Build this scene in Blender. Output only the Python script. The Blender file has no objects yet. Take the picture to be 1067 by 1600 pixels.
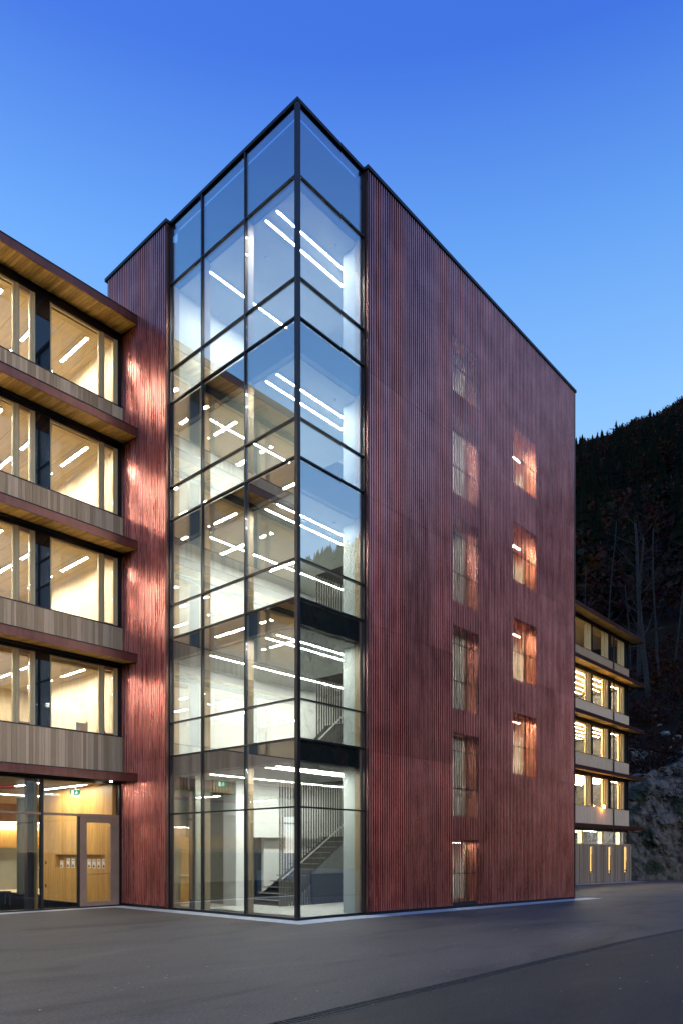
import bpy, bmesh, math, random
from mathutils import Vector, Matrix, noise
random.seed(7)
R = math.radians
sc = bpy.context.scene

# ------------------------------------------------------------------ camera, sky, sun, exposure
cam_d = bpy.data.cameras.new('camera')
cam = bpy.data.objects.new('camera', cam_d); sc.collection.objects.link(cam); sc.camera = cam
cam.location = (-13.078, -13.273, 1.75)
cam.rotation_euler = (R(90), 0, R(-48))
cam_d.sensor_fit = 'HORIZONTAL'; cam_d.sensor_width = 36.0
cam_d.lens = 36.0 * 1144.7 / 1067.0
cam_d.shift_y = (1332.0 - 800.0) / 1067.0
cam_d.clip_start = 0.1; cam_d.clip_end = 6000.0

SUN_EL, SUN_AZ = 6.0, -88.0          # sunset glow low over the valley, behind the camera's shoulder
world = bpy.data.worlds.new('World'); sc.world = world; world.use_nodes = True
wn = world.node_tree; wn.nodes.clear()
sky = wn.nodes.new('ShaderNodeTexSky'); sky.sky_type = 'NISHITA'; sky.sun_disc = False
sky.sun_elevation = R(SUN_EL); sky.sun_rotation = R(90 - SUN_AZ)
sky.altitude = 900; sky.air_density = 1.0; sky.dust_density = 0.3; sky.ozone_density = 1.7
# blue-hour dome by elevation, with the sky texture's dusk glow on top
wtc = wn.nodes.new('ShaderNodeTexCoord'); wsep = wn.nodes.new('ShaderNodeSeparateXYZ'); wn.links.new(wtc.outputs['Generated'], wsep.inputs[0])
wr = wn.nodes.new('ShaderNodeValToRGB'); wn.links.new(wsep.outputs[2], wr.inputs[0])
_st = [(0.0, (.60, .66, .86)), (.25, (.41, .585, .89)), (.50, (.19, .42, .80)), (.63, (.075, .26, .73)), (.735, (.004, .085, .61)), (1.0, (.002, .04, .42))]
_el = wr.color_ramp.elements
while len(_el) < len(_st): _el.new(.5)
for _e, (_p, _c) in zip(_el, _st): _e.position = _p; _e.color = (*_c, 1)
bg = wn.nodes.new('ShaderNodeBackground'); bg.inputs[1].default_value = 0.15
bg2 = wn.nodes.new('ShaderNodeBackground'); bg2.inputs[1].default_value = 1.0
wa = wn.nodes.new('ShaderNodeAddShader'); wo = wn.nodes.new('ShaderNodeOutputWorld')
wn.links.new(sky.outputs[0], bg.inputs[0]); wn.links.new(wr.outputs[0], bg2.inputs[0])
wn.links.new(bg.outputs[0], wa.inputs[0]); wn.links.new(bg2.outputs[0], wa.inputs[1]); wn.links.new(wa.outputs[0], wo.inputs[0])

sun_d = bpy.data.lights.new('sun', 'SUN'); sun_d.energy = 0.15; sun_d.angle = R(25); sun_d.color = (1.0, 0.86, 0.8)
sun = bpy.data.objects.new('sun', sun_d); sc.collection.objects.link(sun)
_az, _el = R(SUN_AZ), R(24)
sun.rotation_euler = Vector((math.cos(_az)*math.cos(_el), math.sin(_az)*math.cos(_el), math.sin(_el))).to_track_quat('Z', 'Y').to_euler()

vs = sc.view_settings
vs.view_transform = 'Standard'; vs.look = 'None'; vs.gamma = 1.0; vs.use_curve_mapping = False; vs.exposure = 0.0
sc.render.engine = 'CYCLES'
cy = sc.cycles
cy.use_denoising = True
cy.max_bounces = 10; cy.diffuse_bounces = 4; cy.glossy_bounces = 5; cy.transparent_max_bounces = 32
cy.caustics_reflective = False; cy.caustics_refractive = False; cy.sample_clamp_indirect = 6.0

# ------------------------------------------------------------------ helpers
col = sc.collection
WL = {}                                # world location of every object built

class MB:
    def __init__(s): s.v = []; s.f = []
    def box(s, x0, x1, y0, y1, z0, z1):
        if x1 < x0: x0, x1 = x1, x0
        if y1 < y0: y0, y1 = y1, y0
        b = len(s.v)
        s.v += [(x, y, z) for z in (z0, z1) for y in (y0, y1) for x in (x0, x1)]
        s.f += [(b, b+2, b+3, b+1), (b+4, b+5, b+7, b+6), (b, b+1, b+5, b+4), (b+2, b+6, b+7, b+3), (b, b+4, b+6, b+2), (b+1, b+3, b+7, b+5)]
        return s
    def hexa(s, p):                    # 8 corners, same order as box
        b = len(s.v); s.v += [tuple(q) for q in p]
        s.f += [(b, b+2, b+3, b+1), (b+4, b+5, b+7, b+6), (b, b+1, b+5, b+4), (b+2, b+6, b+7, b+3), (b, b+4, b+6, b+2), (b+1, b+3, b+7, b+5)]
        return s
    def prism(s, poly, a0, a1, axis='y'):   # polygon in the two other axes, extruded along axis
        b = len(s.v); n = len(poly)
        for a in (a0, a1):
            for p, q in poly:
                s.v.append((p, a, q) if axis == 'y' else ((a, p, q) if axis == 'x' else (p, q, a)))
        s.f.append(tuple(range(b, b+n))); s.f.append(tuple(range(b+2*n-1, b+n-1, -1)))
        for i in range(n):
            j = (i+1) % n; s.f.append((b+i, b+n+i, b+n+j, b+j))
        return s
    def tube(s, pts, rad, seg=8):
        b = len(s.v); n = len(pts)
        if not isinstance(rad, (list, tuple)): rad = [rad]*n
        pts = [Vector(p) for p in pts]
        for i, p in enumerate(pts):
            d = (pts[min(i+1, n-1)] - pts[max(i-1, 0)]).normalized()
            a = d.orthogonal().normalized() if abs(d.z) < .9 else Vector((1, 0, 0)); a = (a - d*a.dot(d)).normalized(); c = d.cross(a)
            for k in range(seg):
                t = 2*math.pi*k/seg; s.v.append(tuple(p + (a*math.cos(t)+c*math.sin(t))*rad[i]))
        for i in range(n-1):
            for k in range(seg):
                k2 = (k+1) % seg
                s.f.append((b+i*seg+k, b+i*seg+k2, b+(i+1)*seg+k2, b+(i+1)*seg+k))
        s.f.append(tuple(b+k for k in range(seg-1, -1, -1))); s.f.append(tuple(b+(n-1)*seg+k for k in range(seg)))
        return s
    def build(s, name, mat, parent=None, smooth=False, fix=True):
        xs = [p[0] for p in s.v]; ys = [p[1] for p in s.v]; zs = [p[2] for p in s.v]
        c = Vector(((min(xs)+max(xs))/2, (min(ys)+max(ys))/2, min(zs)))
        me = bpy.data.meshes.new(name)
        me.from_pydata([(p[0]-c.x, p[1]-c.y, p[2]-c.z) for p in s.v], [], s.f)
        if fix:
            bm = bmesh.new(); bm.from_mesh(me); bmesh.ops.recalc_face_normals(bm, faces=bm.faces); bm.to_mesh(me); bm.free()
        if mat: me.materials.append(mat)
        if smooth: me.polygons.foreach_set('use_smooth', [True]*len(me.polygons))
        return place(bpy.data.objects.new(name, me), c, parent)

def place(o, wloc, parent=None):
    col.objects.link(o); wloc = Vector(wloc); WL[o.name] = wloc
    if parent is not None:
        o.parent = parent; o.location = wloc - WL[parent.name]
    else: o.location = wloc
    return o

def tag(o, label, cat, group=None):
    o['label'] = label; o['category'] = cat
    if group: o['group'] = group
    return o
def empty(name, loc, label=None, cat=None, group=None):
    o = bpy.data.objects.new(name, None); o.empty_display_size = .2
    place(o, loc)
    if label: tag(o, label, cat, group)
    return o
def struct(o): o['kind'] = 'structure'; return o
def stuff(o): o['kind'] = 'stuff'; return o
def box(name, mat, parent, *a): return MB().box(*a).build(name, mat, parent)

# shared-mesh pieces
def unit_mesh(name, mat, sx, sy, sz):
    m = MB().box(-sx/2, sx/2, -sy/2, sy/2, 0, sz)
    me = bpy.data.meshes.new(name); me.from_pydata(m.v, [], m.f); me.materials.append(mat); me.update(); return me
def piece(name, me, wloc, parent, scale=None, rot=None):
    o = bpy.data.objects.new(name, me); place(o, wloc, parent)
    if scale: o.scale = scale
    if rot: o.rotation_euler = rot
    return o

ORDN = ['first', 'second', 'third', 'fourth', 'fifth', 'sixth', 'seventh', 'eighth', 'ninth', 'tenth', 'eleventh', 'twelfth', 'thirteenth', 'fourteenth', 'fifteenth', 'sixteenth', 'seventeenth', 'eighteenth', 'nineteenth', 'twentieth', 'last']
# ------------------------------------------------------------------ materials
def new_mat(name):
    m = bpy.data.materials.new(name); m.use_nodes = True
    nt = m.node_tree; return m, nt, nt.nodes['Principled BSDF']
def N(nt, t, **kw):
    n = nt.nodes.new('ShaderNode'+t)
    for k, v in kw.items(): setattr(n, k, v)
    return n
def ramp(nt, fac, stops):
    r = N(nt, 'ValToRGB'); nt.links.new(fac, r.inputs[0])
    el = r.color_ramp.elements
    while len(el) > len(stops): el.remove(el[-1])
    while len(el) < len(stops): el.new(.5)
    for e, (p, c) in zip(el, stops): e.position = p; e.color = (*c, 1) if len(c) == 3 else c
    return r.outputs[0]
def plain(name, c, rough=.5, metal=0., spec=.5, var=.12, scale=3., bump=0., bscale=40.):
    m, nt, b = new_mat(name)
    tc = N(nt, 'TexCoord'); nz = N(nt, 'TexNoise'); nz.inputs['Scale'].default_value = scale; nz.inputs['Detail'].default_value = 6
    nt.links.new(tc.outputs['Object'], nz.inputs['Vector'])
    lo = tuple(x*(1-var) for x in c); hi = tuple(min(1, x*(1+var)) for x in c)
    nt.links.new(ramp(nt, nz.outputs['Fac'], [(.3, lo), (.7, hi)]), b.inputs['Base Color'])
    b.inputs['Roughness'].default_value = rough; b.inputs['Metallic'].default_value = metal; b.inputs['Specular IOR Level'].default_value = spec
    if bump:
        n2 = N(nt, 'TexNoise'); n2.inputs['Scale'].default_value = bscale; n2.inputs['Detail'].default_value = 5
        nt.links.new(tc.outputs['Object'], n2.inputs['Vector'])
        bp = N(nt, 'Bump'); bp.inputs['Strength'].default_value = bump; bp.inputs['Distance'].default_value = .02
        nt.links.new(n2.outputs['Fac'], bp.inputs['Height']); nt.links.new(bp.outputs[0], b.inputs['Normal'])
    return m
def wood(name, lo, hi, grain=(14, 14, 1.2), rough=.55, rnd=.35, boards=None):
    """grain stretched along one axis; every object gets its own tone; boards=(axis,width) draws board joints on far surfaces"""
    m, nt, b = new_mat(name)
    tc = N(nt, 'TexCoord'); oi = N(nt, 'ObjectInfo')
    mp = N(nt, 'Mapping'); mp.inputs['Scale'].default_value = grain
    nt.links.new(tc.outputs['Object'], mp.inputs['Vector'])
    off = N(nt, 'VectorMath', operation='SCALE'); off.inputs[0].default_value = (37, 17, 51); nt.links.new(oi.outputs['Random'], off.inputs['Scale'])
    nt.links.new(off.outputs[0], mp.inputs['Location'])
    nz = N(nt, 'TexNoise'); nz.inputs['Scale'].default_value = 2.2; nz.inputs['Detail'].default_value = 8; nz.inputs['Roughness'].default_value = .6
    nt.links.new(mp.outputs[0], nz.inputs['Vector'])
    fac = nz.outputs['Fac']
    if boards:
        ax, w = boards
        sx = N(nt, 'SeparateXYZ'); nt.links.new(tc.outputs['Object'], sx.inputs[0])
        dv = N(nt, 'Math', operation='DIVIDE'); dv.inputs[1].default_value = w; nt.links.new(sx.outputs[ax], dv.inputs[0])
        fl = N(nt, 'Math', operation='FLOOR'); nt.links.new(dv.outputs[0], fl.inputs[0])
        wn_ = N(nt, 'TexWhiteNoise', noise_dimensions='1D'); nt.links.new(fl.outputs[0], wn_.inputs['W'])
        rv = wn_.outputs['Value']
    else: rv = oi.outputs['Random']
    mr = N(nt, 'MapRange'); mr.inputs['To Min'].default_value = -rnd/2; mr.inputs['To Max'].default_value = rnd/2
    nt.links.new(rv, mr.inputs['Value'])
    ad = N(nt, 'Math', operation='ADD'); nt.links.new(fac, ad.inputs[0]); nt.links.new(mr.outputs[0], ad.inputs[1])
    c = ramp(nt, ad.outputs[0], [(.3, lo), (.72, hi)])
    if boards:
        fr = N(nt, 'Math', operation='FRACT'); nt.links.new(dv.outputs[0], fr.inputs[0])
        jr = ramp(nt, fr.outputs[0], [(0., (.35,)*3), (.05, (1,)*3)])
        mx = N(nt, 'MixRGB', blend_type='MULTIPLY'); mx.inputs[0].default_value = .8
        nt.links.new(c, mx.inputs[1]); nt.links.new(jr, mx.inputs[2]); c = mx.outputs[0]
    nt.links.new(c, b.inputs['Base Color'])
    b.inputs['Roughness'].default_value = rough
    bp = N(nt, 'Bump'); bp.inputs['Strength'].default_value = .25; bp.inputs['Distance'].default_value = .004
    nt.links.new(nz.outputs['Fac'], bp.inputs['Height']); nt.links.new(bp.outputs[0], b.inputs['Normal'])
    return m
def copper(name, lo, hi, rough=(.3, .46), metal=.92):
    m, nt, b = new_mat(name)
    tc = N(nt, 'TexCoord'); oi = N(nt, 'ObjectInfo'); ge = N(nt, 'NewGeometry')
    mp = N(nt, 'Mapping'); mp.inputs['Scale'].default_value = (5, 5, .35); nt.links.new(ge.outputs['Position'], mp.inputs['Vector'])
    nz = N(nt, 'TexNoise'); nz.inputs['Scale'].default_value = 1.6; nz.inputs['Detail'].default_value = 6; nt.links.new(mp.outputs[0], nz.inputs['Vector'])
    n2 = N(nt, 'TexNoise'); n2.inputs['Scale'].default_value = .9; n2.inputs['Detail'].default_value = 5; nt.links.new(ge.outputs['Position'], n2.inputs['Vector'])
    av = N(nt, 'Math', operation='ADD'); nt.links.new(nz.outputs['Fac'], av.inputs[0]); nt.links.new(n2.outputs['Fac'], av.inputs[1])
    mr = N(nt, 'MapRange'); mr.inputs['To Min'].default_value = -.13; mr.inputs['To Max'].default_value = .13; nt.links.new(oi.outputs['Random'], mr.inputs['Value'])
    a2 = N(nt, 'Math', operation='ADD'); nt.links.new(av.outputs[0], a2.inputs[0]); nt.links.new(mr.outputs[0], a2.inputs[1])
    hf = N(nt, 'Math', operation='MULTIPLY'); hf.inputs[1].default_value = .5; nt.links.new(a2.outputs[0], hf.inputs[0])
    nt.links.new(ramp(nt, hf.outputs[0], [(.32, lo), (.68, hi)]), b.inputs['Base Color'])
    rr = N(nt, 'MapRange'); rr.inputs['From Min'].default_value = .3; rr.inputs['From Max'].default_value = .7
    rr.inputs['To Min'].default_value = rough[0]; rr.inputs['To Max'].default_value = rough[1]
    nt.links.new(nz.outputs['Fac'], rr.inputs['Value']); nt.links.new(rr.outputs[0], b.inputs['Roughness'])
    b.inputs['Metallic'].default_value = metal
    return m
def glass(name, f0=.10, tint=(.93, .97, .95), amp=1.0, wav=.0):
    m = bpy.data.materials.new(name); m.use_nodes = True; nt = m.node_tree; nt.nodes.clear()
    lw = N(nt, 'LayerWeight'); lw.inputs[0].default_value = .5
    pw = N(nt, 'Math', operation='POWER'); pw.inputs[1].default_value = 4.0; nt.links.new(lw.outputs['Facing'], pw.inputs[0])
    mr = N(nt, 'MapRange'); mr.inputs['To Min'].default_value = f0; mr.inputs['To Max'].default_value = amp; nt.links.new(pw.outputs[0], mr.inputs['Value'])
    tr = N(nt, 'BsdfTransparent'); tr.inputs[0].default_value = (*tint, 1)
    gl = N(nt, 'BsdfGlossy'); gl.inputs['Roughness'].default_value = .0; gl.inputs[0].default_value = (.95, .97, 1, 1)
    if wav:
        ge = N(nt, 'NewGeometry'); nz = N(nt, 'TexNoise'); nz.inputs['Scale'].default_value = .8; nz.inputs['Detail'].default_value = 1.5
        nt.links.new(ge.outputs['Position'], nz.inputs['Vector'])
        bp = N(nt, 'Bump'); bp.inputs['Strength'].default_value = wav; bp.inputs['Distance'].default_value = .01
        nt.links.new(nz.outputs['Fac'], bp.inputs['Height']); nt.links.new(bp.outputs[0], gl.inputs['Normal'])
    mx = N(nt, 'MixShader'); nt.links.new(mr.outputs[0], mx.inputs[0]); nt.links.new(tr.outputs[0], mx.inputs[1]); nt.links.new(gl.outputs[0], mx.inputs[2])
    out = N(nt, 'OutputMaterial'); nt.links.new(mx.outputs[0], out.inputs[0])
    return m
def emit(name, c, s):
    m = bpy.data.materials.new(name); m.use_nodes = True; nt = m.node_tree; nt.nodes.clear()
    e = N(nt, 'Emission'); e.inputs[0].default_value = (*c, 1); e.inputs[1].default_value = s
    out = N(nt, 'OutputMaterial'); nt.links.new(e.outputs[0], out.inputs[0]); return m

M = {}
M['copper'] = copper('copper_cladding', (.40, .138, .118), (.74, .31, .268), rough=(.22, .33), metal=1.0)
M['copper_in'] = copper('copper_reveal', (.46, .17, .11), (.68, .29, .19), rough=(.42, .52), metal=1.0)
M['copper_trim'] = copper('copper_trim', (.13, .05, .042), (.235, .10, .08), rough=(.38, .5))
M['cap'] = plain('dark_roof_cap', (.025, .022, .026), .45, .6)
M['black'] = plain('black_metal', (.022, .020, .022), .35, .5)
M['bronze'] = plain('dark_bronze_mullion', (.035, .03, .03), .35, .55)
M['glass'] = glass('tower_glass', .29, (.96, .985, .97), wav=.06)
M['wglass'] = glass('window_glass', .04, (.97, .97, .95))
M['blackglass'] = plain('black_glass_panel', (.012, .013, .018), .03, 0, .7)
M['soffit'] = wood('larch_soffit', (.58, .33, .075), (.92, .62, .20), (9, 1.2, 9), .5, .55)
M['parapet'] = wood('weathered_larch', (.50, .315, .18), (.86, .595, .385), (12, 12, 1.0), .75, .55)
M['frame'] = wood('timber_window_frame', (.55, .41, .22), (.74, .58, .34), (12, 12, 1.2), .5, .15)
M['frame_far_lit'] = wood('lamplit_timber_frame', (.62, .40, .16), (.82, .58, .27), (12, 12, 1.2), .5, .15)  # warmer copy of the frame timber, interior lamp glow put into its colour
M['fence'] = wood('brown_fence_planks', (.22, .135, .082), (.44, .295, .185), (12, 12, 1.0), .75, .5)
M['oak'] = wood('oak_boards', (.46, .24, .055), (.66, .38, .10), (8, 8, .8), .45, .22, boards=(1, .16))
M['ash'] = wood('pale_timber_wall', (.62, .52, .36), (.78, .68, .50), (8, 8, .7), .55, .2, boards=(1, .19))
M['ceilwood'] = wood('pale_timber_ceiling', (.64, .53, .37), (.79, .68, .50), (6, .8, 6), .55, .15, boards=(0, .62))
M['floorwood'] = wood('timber_floor', (.52, .42, .27), (.68, .57, .39), (6, .8, 6), .4, .2, boards=(0, .2))
M['white'] = plain('white_plaster', (.80, .83, .80), .7, var=.03)
M['stub'] = plain('grey_plaster_stub', (.42, .47, .46), .7, var=.04)
M['ceil'] = plain('white_ceiling', (.72, .74, .70), .75, var=.03)
M['concrete'] = plain('pale_concrete_floor', (.56, .58, .55), .35, var=.1, scale=1.5)
M['dark'] = plain('dark_slab_edge', (.022, .022, .024), .5)
M['stairdark'] = plain('dark_steel_stair', (.022, .024, .026), .5, .1)
M['stairgrey'] = plain('blue_grey_stair_panel', (.15, .165, .175), .55)
M['slat'] = plain('pale_grey_slat', (.62, .61, .58), .45)
M['dslat'] = plain('dark_grey_slat', (.085, .08, .072), .5)
M['steel'] = plain('brushed_steel', (.55, .53, .50), .3, .9)
M['post'] = wood('glulam_post', (.30, .22, .12), (.44, .33, .19), (10, 10, .8), .5, .2)
M['greywall'] = plain('grey_green_wall', (.30, .30, .24), .6, var=.06)
M['door'] = plain('taupe_door', (.42, .25, .165), .45)
M['pink'] = plain('magenta_panel', (.55, .03, .13), .5)
M['column'] = plain('dark_round_column', (.05, .055, .05), .4)
M['lamp'] = emit('lamp_white', (1.0, .98, .90), 340.0)
M['lampw'] = emit('lamp_warm', (1.0, .93, .78), 150.0)
M['lampf'] = emit('lamp_far_wing', (1.0, .86, .58), 330.0)
M['slot_glow'] = emit('amber_slot_glow', (1.0, .60, .17), 1.5)  # emission standing in for light on the posts behind the fence
M['spot'] = emit('spot_face', (1.0, .80, .52), 260.0)
M['flood'] = emit('sodium_face', (1.0, .42, .09), 130.0)
M['signglow'] = emit('exit_sign_white', (.85, 1.0, .92), 1.6)
M['signgreen'] = emit('exit_sign_green', (.02, .45, .16), .8)
M['concretestrip'] = plain('concrete_strip', (.55, .56, .58), .6, var=.15, scale=5, bump=.3)
M['paper'] = plain('leaflet_paper', (.80, .78, .70), .6)
M['ink'] = plain('leaflet_print', (.12, .10, .08), .6)

# asphalt
def asphalt(name, lo, hi):
    m, nt, b = new_mat(name)
    ge = N(nt, 'NewGeometry')
    n1 = N(nt, 'TexNoise'); n1.inputs['Scale'].default_value = .45; n1.inputs['Detail'].default_value = 10; n1.inputs['Roughness'].default_value = .7
    mp = N(nt, 'Mapping'); mp.inputs['Scale'].default_value = (.5, 2.2, 1); nt.links.new(ge.outputs['Position'], mp.inputs['Vector']); nt.links.new(mp.outputs[0], n1.inputs['Vector'])
    n2 = N(nt, 'TexNoise'); n2.inputs['Scale'].default_value = 70; n2.inputs['Detail'].default_value = 4; nt.links.new(ge.outputs['Position'], n2.inputs['Vector'])
    vo = N(nt, 'TexVoronoi'); vo.inputs['Scale'].default_value = 95; nt.links.new(ge.outputs['Position'], vo.inputs['Vector'])
    c1 = ramp(nt, n1.outputs['Fac'], [(.3, lo), (.7, hi)])
    n3 = N(nt, 'TexNoise'); n3.inputs['Scale'].default_value = 22; n3.inputs['Detail'].default_value = 6; n3.inputs['Roughness'].default_value = .75; nt.links.new(ge.outputs['Position'], n3.inputs['Vector'])
    av = N(nt, 'Math', operation='ADD'); nt.links.new(n2.outputs['Fac'], av.inputs[0]); nt.links.new(n3.outputs['Fac'], av.inputs[1])
    hv = N(nt, 'Math', operation='MULTIPLY'); hv.inputs[1].default_value = .5; nt.links.new(av.outputs[0], hv.inputs[0])
    c2 = ramp(nt, hv.outputs[0], [(.36, (.4,)*3), (.64, (1.6,)*3)])
    mx = N(nt, 'MixRGB', blend_type='MULTIPLY'); mx.inputs[0].default_value = 1; nt.links.new(c1, mx.inputs[1]); nt.links.new(c2, mx.inputs[2])
    n4 = N(nt, 'TexNoise'); n4.inputs['Scale'].default_value = .8; n4.inputs['Detail'].default_value = 7; n4.inputs['Roughness'].default_value = .62; n4.inputs['Distortion'].default_value = .6
    m4 = N(nt, 'Mapping'); m4.inputs['Scale'].default_value = (.35, 1.0, 1); m4.inputs['Location'].default_value = (4.2, 1.7, 0); nt.links.new(ge.outputs['Position'], m4.inputs['Vector']); nt.links.new(m4.outputs[0], n4.inputs['Vector'])
    st_ = ramp(nt, n4.outputs['Fac'], [(.36, (.62,)*3), (.46, (.92,)*3), (.60, (1.0,)*3), (.68, (1.22,)*3)])
    mx2 = N(nt, 'MixRGB', blend_type='MULTIPLY'); mx2.inputs[0].default_value = 1; nt.links.new(mx.outputs[0], mx2.inputs[1]); nt.links.new(st_, mx2.inputs[2])
    nt.links.new(mx2.outputs[0], b.inputs['Base Color'])
    rr = N(nt, 'MapRange'); rr.inputs['From Min'].default_value = .3; rr.inputs['From Max'].default_value = .7; rr.inputs['To Min'].default_value = .55; rr.inputs['To Max'].default_value = .8
    nt.links.new(n1.outputs['Fac'], rr.inputs['Value']); nt.links.new(rr.outputs[0], b.inputs['Roughness'])
    bp = N(nt, 'Bump'); bp.inputs['Strength'].default_value = .6; bp.inputs['Distance'].default_value = .006
    nt.links.new(vo.outputs['Distance'], bp.inputs['Height']); nt.links.new(bp.outputs[0], b.inputs['Normal'])
    b.inputs['Specular IOR Level'].default_value = .35
    return m
M['asphalt'] = asphalt('forecourt_asphalt', (.074, .061, .051), (.160, .132, .110))
M['road'] = asphalt('road_asphalt', (.030, .024, .020), (.068, .056, .046))

def gz(u, v=0): return -0.0128 * min(max(u - 1.0, 0), 47.0)

# ------------------------------------------------------------------ ground
def sheet(name, mat, us, vs_, dz):
    b = MB(); 
    for v in vs_:
        for u in us: b.v.append((u, v, gz(u, v) + dz))
    n = len(us)
    for j in range(len(vs_)-1):
        for i in range(n-1): b.f.append((j*n+i, j*n+i+1, (j+1)*n+i+1, (j+1)*n+i))
    return struct(b.build(name, mat, None, fix=False))
US = [-1500, -300, -60, 1, 48, 60, 75]
sheet('forecourt_ground', M['asphalt'], US, [-7.72, 40, 900], 0)
sheet('road', M['road'], US, [-2600, -400, -7.98], 0)
# drain channel between the two: concrete edges, dark slot with bars
chan = MB()
for i in range(24):
    u0, u1 = -22 + i*3.0, -19.01 + i*3.0
    chan.hexa([(u0, -7.98, gz(u0)-.1), (u1, -7.98, gz(u1)-.1), (u0, -7.72, gz(u0)-.1), (u1, -7.72, gz(u1)-.1),
               (u0, -7.98, gz(u0)-.02), (u1, -7.98, gz(u1)-.02), (u0, -7.72, gz(u0)-.02), (u1, -7.72, gz(u1)-.02)])
M['grate'] = plain('galvanised_grate', (.055, .05, .046), .7, .1, var=.4, scale=12)
dr = empty('drain_channel', (0, -7.85, 0), 'long narrow galvanised drain channel set in the asphalt', 'drain')
chan.build('channel_bed', M['dark'], dr)
for off, nm in ((-7.97, 'edge_rail'), (-7.75, 'edge_rail')):
    b = MB()
    for u0, u1 in ((-24, 1), (1, 48)):
        b.hexa([(u0, off, gz(u0)-.05), (u1, off, gz(u1)-.05), (u0, off+.025, gz(u0)-.05), (u1, off+.025, gz(u1)-.05),
                (u0, off, gz(u0)+.004), (u1, off, gz(u1)+.004), (u0, off+.025, gz(u0)+.004), (u1, off+.025, gz(u1)+.004)])
    b.build(nm, M['grate'], dr)
bars = MB()
for i in range(420):
    u = -12 + i*.07
    bars.box(u, u+.028, -7.945, -7.75, gz(u)-.02, gz(u)-.002)
stuff(bars.build('grating_bars', M['grate'], dr))

# pale concrete strip round the foot of the buildings
b = MB()
def strip(us, v0, v1, dz=.006):
    for u0, u1 in zip(us, us[1:]):
        k = len(b.v)
        b.v += [(u0, v0, gz(u0)+dz), (u1, v0, gz(u1)+dz), (u1, v1, gz(u1)+dz), (u0, v1, gz(u0)+dz)]; b.f.append((k, k+1, k+2, k+3))
strip([-.68, 1, 17.2], -.78, -.05)
strip([-.68, -.02], -.05, 7.5); strip([-22, -.02], 7.5, 8.0)
strip([30, 46], 7.4, 8.1)
struct(b.build('foundation_strip_pavement', M['concretestrip'], None, fix=False))

# ------------------------------------------------------------------ corrugated copper sheet
PITCH = .1035; CREST, VALLEY = -.15, -.100
def rib_profile(n):
    """(along, out) points for n ribs, out = offset from the facade plane"""
    p = []
    for k in range(n):
        a = k*PITCH
        p += [(a, VALLEY), (a+.034, VALLEY), (a+.046, CREST+.005), (a+.051, CREST), (a+.088, CREST), (a+.093, CREST+.005)]
    p.append((n*PITCH, VALLEY)); return p
def corr(name, face, a0, n, z0, z1, parent, mat, slope=False):
    """face 'v': runs along u on plane v=0; face 'u': runs along v on plane u=0. real folded sheet with a thin back"""
    m = MB(); pr = rib_profile(n)
    for (a, o) in pr:
        for dz in (0, 1):
            for th in (0, .004):
                z = (z0 + (gz(a0+a) if slope else 0)) if dz == 0 else z1
                m.v.append((a0+a, o+th, z) if face == 'v' else (o+th, a0+a, z))
    for i in range(len(pr)-1):
        q = i*4; r = q+4          # 0 bottom front,1 bottom back,2 top front,3 top back
        m.f += [(q, r, r+2, q+2), (q+1, q+3, r+3, r+1), (q, q+1, r+1, r), (q+2, r+2, r+3, q+3)]
    e = (len(pr)-1)*4
    m.f += [(0, 2, 3, 1), (e, e+1, e+3, e+2)]
    return m.build(name, mat, parent)

tower = empty('stair_tower', (8, 4.4, 0), 'tall copper clad tower with a glazed stair corner', 'building')
U0 = 2.62; NR = 128
UE = U0 + NR*PITCH
TOP = 20.90
rows = [0.09, 4.6, 8.15, 11.7, 15.2, TOP-.08]
# windows hidden behind the slatted copper: (rib start, rib end, [(z0,z1)...])
COL1 = (41, 56, [(.12, 2.14), (2.91, 5.61), (6.41, 9.08), (9.9, 12.65), (13.4, 15.95), (16.7, 18.5)])
COL2 = (79, 96, [(4.6, 6.81), (8.07, 10.26), (11.68, 13.75), (15.22, 17.25)])
cols = [0, 14, 28, 41, 56, 68, 79, 96, 112, 128]
for c0, c1 in zip(cols, cols[1:]):
    wins = COL1[2] if c0 == COL1[0] else (COL2[2] if c0 == COL2[0] else [])
    cuts = sorted(set([z for z in rows] + [z for w in wins for z in w]))
    for z0, z1 in zip(cuts, cuts[1:]):
        zm = (z0+z1)/2
        if any(w[0] < zm < w[1] for w in wins): continue
        if z1 - z0 < .06: continue
        corr('cladding_panel', 'v', U0+c0*PITCH, c1-c0, z0+.004, z1-.004, tower, M['copper'], slope=(z0 == rows[0]))
for c0, c1, wins in (COL1, COL2):
    for z0, z1 in wins:
        s = MB()
        for k in range(c0, c1):
            a = U0 + k*PITCH
            s.box(a+.036, a+.098, CREST, CREST+.012, z0-.01, z1+.01)
        scr = stuff(s.build('window_screen', M['copper'], tower))
        rl = MB()
        for q in ((.33, .78) if z1-z0 > 2.4 else (.45,)):
            zr = z0 + (z1-z0)*q; rl.box(U0+c0*PITCH, U0+c1*PITCH, CREST+.016, CREST+.045, zr, zr+.04)
        rl.build('rail', M['dark'], scr)
# pilaster wall beside the glass, same sheet
PV0 = 5.52; NP = 32
for z0, z1 in zip(rows, rows[1:]):
    for c0, c1 in ((0, 16), (16, 32)):
        corr('cladding_panel', 'u', PV0+c0*PITCH, c1-c0, z0+.004, z1-.004, tower, M['copper'])
PV1 = PV0 + NP*PITCH
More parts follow.
